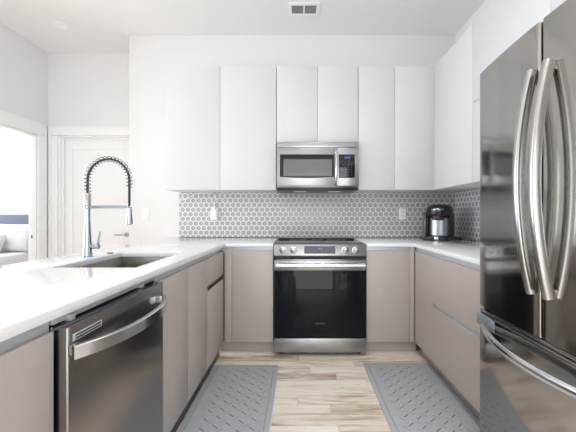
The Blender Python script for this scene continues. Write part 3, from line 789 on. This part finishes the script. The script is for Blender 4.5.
for dx, dy in ((.25, 1.45), (.25, .3), (-2.1, .2), (-2.1, -1.2), (.17, -.8), (-1.6, -.8)):  # out-of-view downlights added to brighten floor and counters
    m = MB().lathe([(.060, -.001), (.064, -.006), (.074, -.006), (.082, -.0005), (.060, -.0005)], (dx, dy, H), 40)
    t = thing('recessed_light', 'lit round recessed downlight in the kitchen ceiling', 'ceiling light', (dx, dy, H - .01), 'lit kitchen downlights')
    obj('trim_ring', m, M['trim'], t)
    obj('lens', MB().lathe([(0, -.0025), (.059, -.0025), (.059, -.0006), (0, -.0006)], (dx, dy, H), 40), M['lamp'], t)
    d = bpy.data.lights.new('downlight_bulb', 'AREA'); d.shape = 'DISK'; d.size = .11; d.energy = FILL_LAMP_W; d.color = (1, .99, .98); d.spread = math.radians(115)
    o = bpy.data.objects.new('downlight_bulb', d); COL.objects.link(o); o.parent = t; o.location = (0, 0, .005)

# ------------------------------------------------------------------ floor mats
def mat(x0, x1, y0, y1, label, flip):
    m = MB(); m.rbox(x0, x1, y0, y1, .0005, .010, .02, 'z', .004)
    e_ = .028; n0 = len(m.bm.faces)
    m.box(x0 + e_, x1 - e_, y1 - e_ - .008, y1 - e_, .0095, .0125, .001); m.box(x0 + e_, x1 - e_, y0 + e_, y0 + e_ + .008, .0095, .0125, .001)
    m.box(x0 + e_, x0 + e_ + .008, y0 + e_ + .008, y1 - e_ - .008, .0095, .0125, .001); m.box(x1 - e_ - .008, x1 - e_, y0 + e_ + .008, y1 - e_ - .008, .0095, .0125, .001)
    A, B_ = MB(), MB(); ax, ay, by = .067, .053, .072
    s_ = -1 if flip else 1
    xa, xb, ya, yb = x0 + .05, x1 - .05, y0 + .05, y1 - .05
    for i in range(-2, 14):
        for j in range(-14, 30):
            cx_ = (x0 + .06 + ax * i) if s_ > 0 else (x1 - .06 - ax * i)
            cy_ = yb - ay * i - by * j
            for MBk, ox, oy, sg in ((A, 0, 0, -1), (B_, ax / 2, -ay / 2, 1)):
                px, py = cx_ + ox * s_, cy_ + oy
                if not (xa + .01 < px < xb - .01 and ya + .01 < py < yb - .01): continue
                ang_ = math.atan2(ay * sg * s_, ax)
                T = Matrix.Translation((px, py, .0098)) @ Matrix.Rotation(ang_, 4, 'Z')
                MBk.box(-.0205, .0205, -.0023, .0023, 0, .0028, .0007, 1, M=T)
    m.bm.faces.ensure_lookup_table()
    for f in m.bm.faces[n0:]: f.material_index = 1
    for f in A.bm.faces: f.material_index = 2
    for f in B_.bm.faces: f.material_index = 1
    m.merge(A.bm); m.merge(B_.bm)
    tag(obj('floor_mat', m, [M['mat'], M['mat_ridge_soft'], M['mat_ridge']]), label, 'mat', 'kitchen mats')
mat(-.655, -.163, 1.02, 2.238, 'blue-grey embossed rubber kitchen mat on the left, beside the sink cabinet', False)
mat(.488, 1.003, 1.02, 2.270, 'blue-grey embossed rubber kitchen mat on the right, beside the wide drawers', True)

# ------------------------------------------------------------------ bed seen through the opening
t = thing('bed', 'bed with a blue-grey upholstered headboard in the bright room on the left', 'bed', (-4.9, 3.6, 0))
bx0, bx1 = -5.55, -4.09
hb = MB(); hb.box(bx0 - .03, bx1 + .03, 4.60, 4.70, .12, 1.165, .03, 4)
obj('headboard', hb, M['headboard'], t)
obj('bed_frame', box(bx0, bx1, 2.62, 4.59, .12, .34, .02), M['headboard'], t)
obj('mattress', box(bx0 + .02, bx1 - .02, 2.64, 4.59, .345, .60, .05, 4), M['linen'], t)
obj('duvet', box(bx0 - .02, bx1 + .02, 2.6, 3.95, .603, .665, .03, 4), M['linen'], t)
for sx in (bx0 + .06, bx1 - .06):
    for sy in (2.7, 4.5): obj('leg', MB().cyl((sx, sy, 0), (sx, sy, .12), .02, .028), M['black_soft'], t)
def pillow(c, w_, h_, tilt, rz, label):
    T = Matrix.Rotation(math.radians(rz), 4, 'Z') @ Matrix.Rotation(math.radians(tilt), 4, 'X')
    m = MB(); b_ = bmesh.new(); bmesh.ops.create_grid(b_, x_segments=20, y_segments=20, size=1)
    top = b_
    vs = [v.co.copy() for v in b_.verts]; b_.free()
    for sg in (1, -1):
        b_ = bmesh.new(); bmesh.ops.create_grid(b_, x_segments=20, y_segments=20, size=1)
        for v in b_.verts:
            x_, y_ = v.co.x, v.co.y
            th = ((1 - x_ ** 4) * (1 - y_ ** 4)) ** .55 * .085
            pin = 1 - .05 * (1 - x_ * x_) * abs(y_) ** 3; pin2 = 1 - .05 * (1 - y_ * y_) * abs(x_) ** 3
            v.co = Vector((x_ * w_ / 2 * pin2, sg * th, y_ * h_ / 2 * pin))
        m.merge(b_, Matrix.Translation(Vector(c)) @ T)
    bmesh.ops.remove_doubles(m.bm, verts=m.bm.verts, dist=.0006); bmesh.ops.recalc_face_normals(m.bm, faces=m.bm.faces)
    tag(obj('pillow', m, M['pillow'], ang=80), label, 'pillow', 'bed pillows')
pillow((-4.33, 4.42, .815), .52, .44, -16, 5, 'white pillow leaning on the right half of the blue-grey headboard')
pillow((-5.10, 4.42, .815), .58, .42, -16, -2, 'white pillow leaning on the left half of the headboard, nearly out of view')
pillow((-4.52, 4.20, .755), .44, .28, -24, 4, 'small white pillow lying in front of the larger one on the bed')
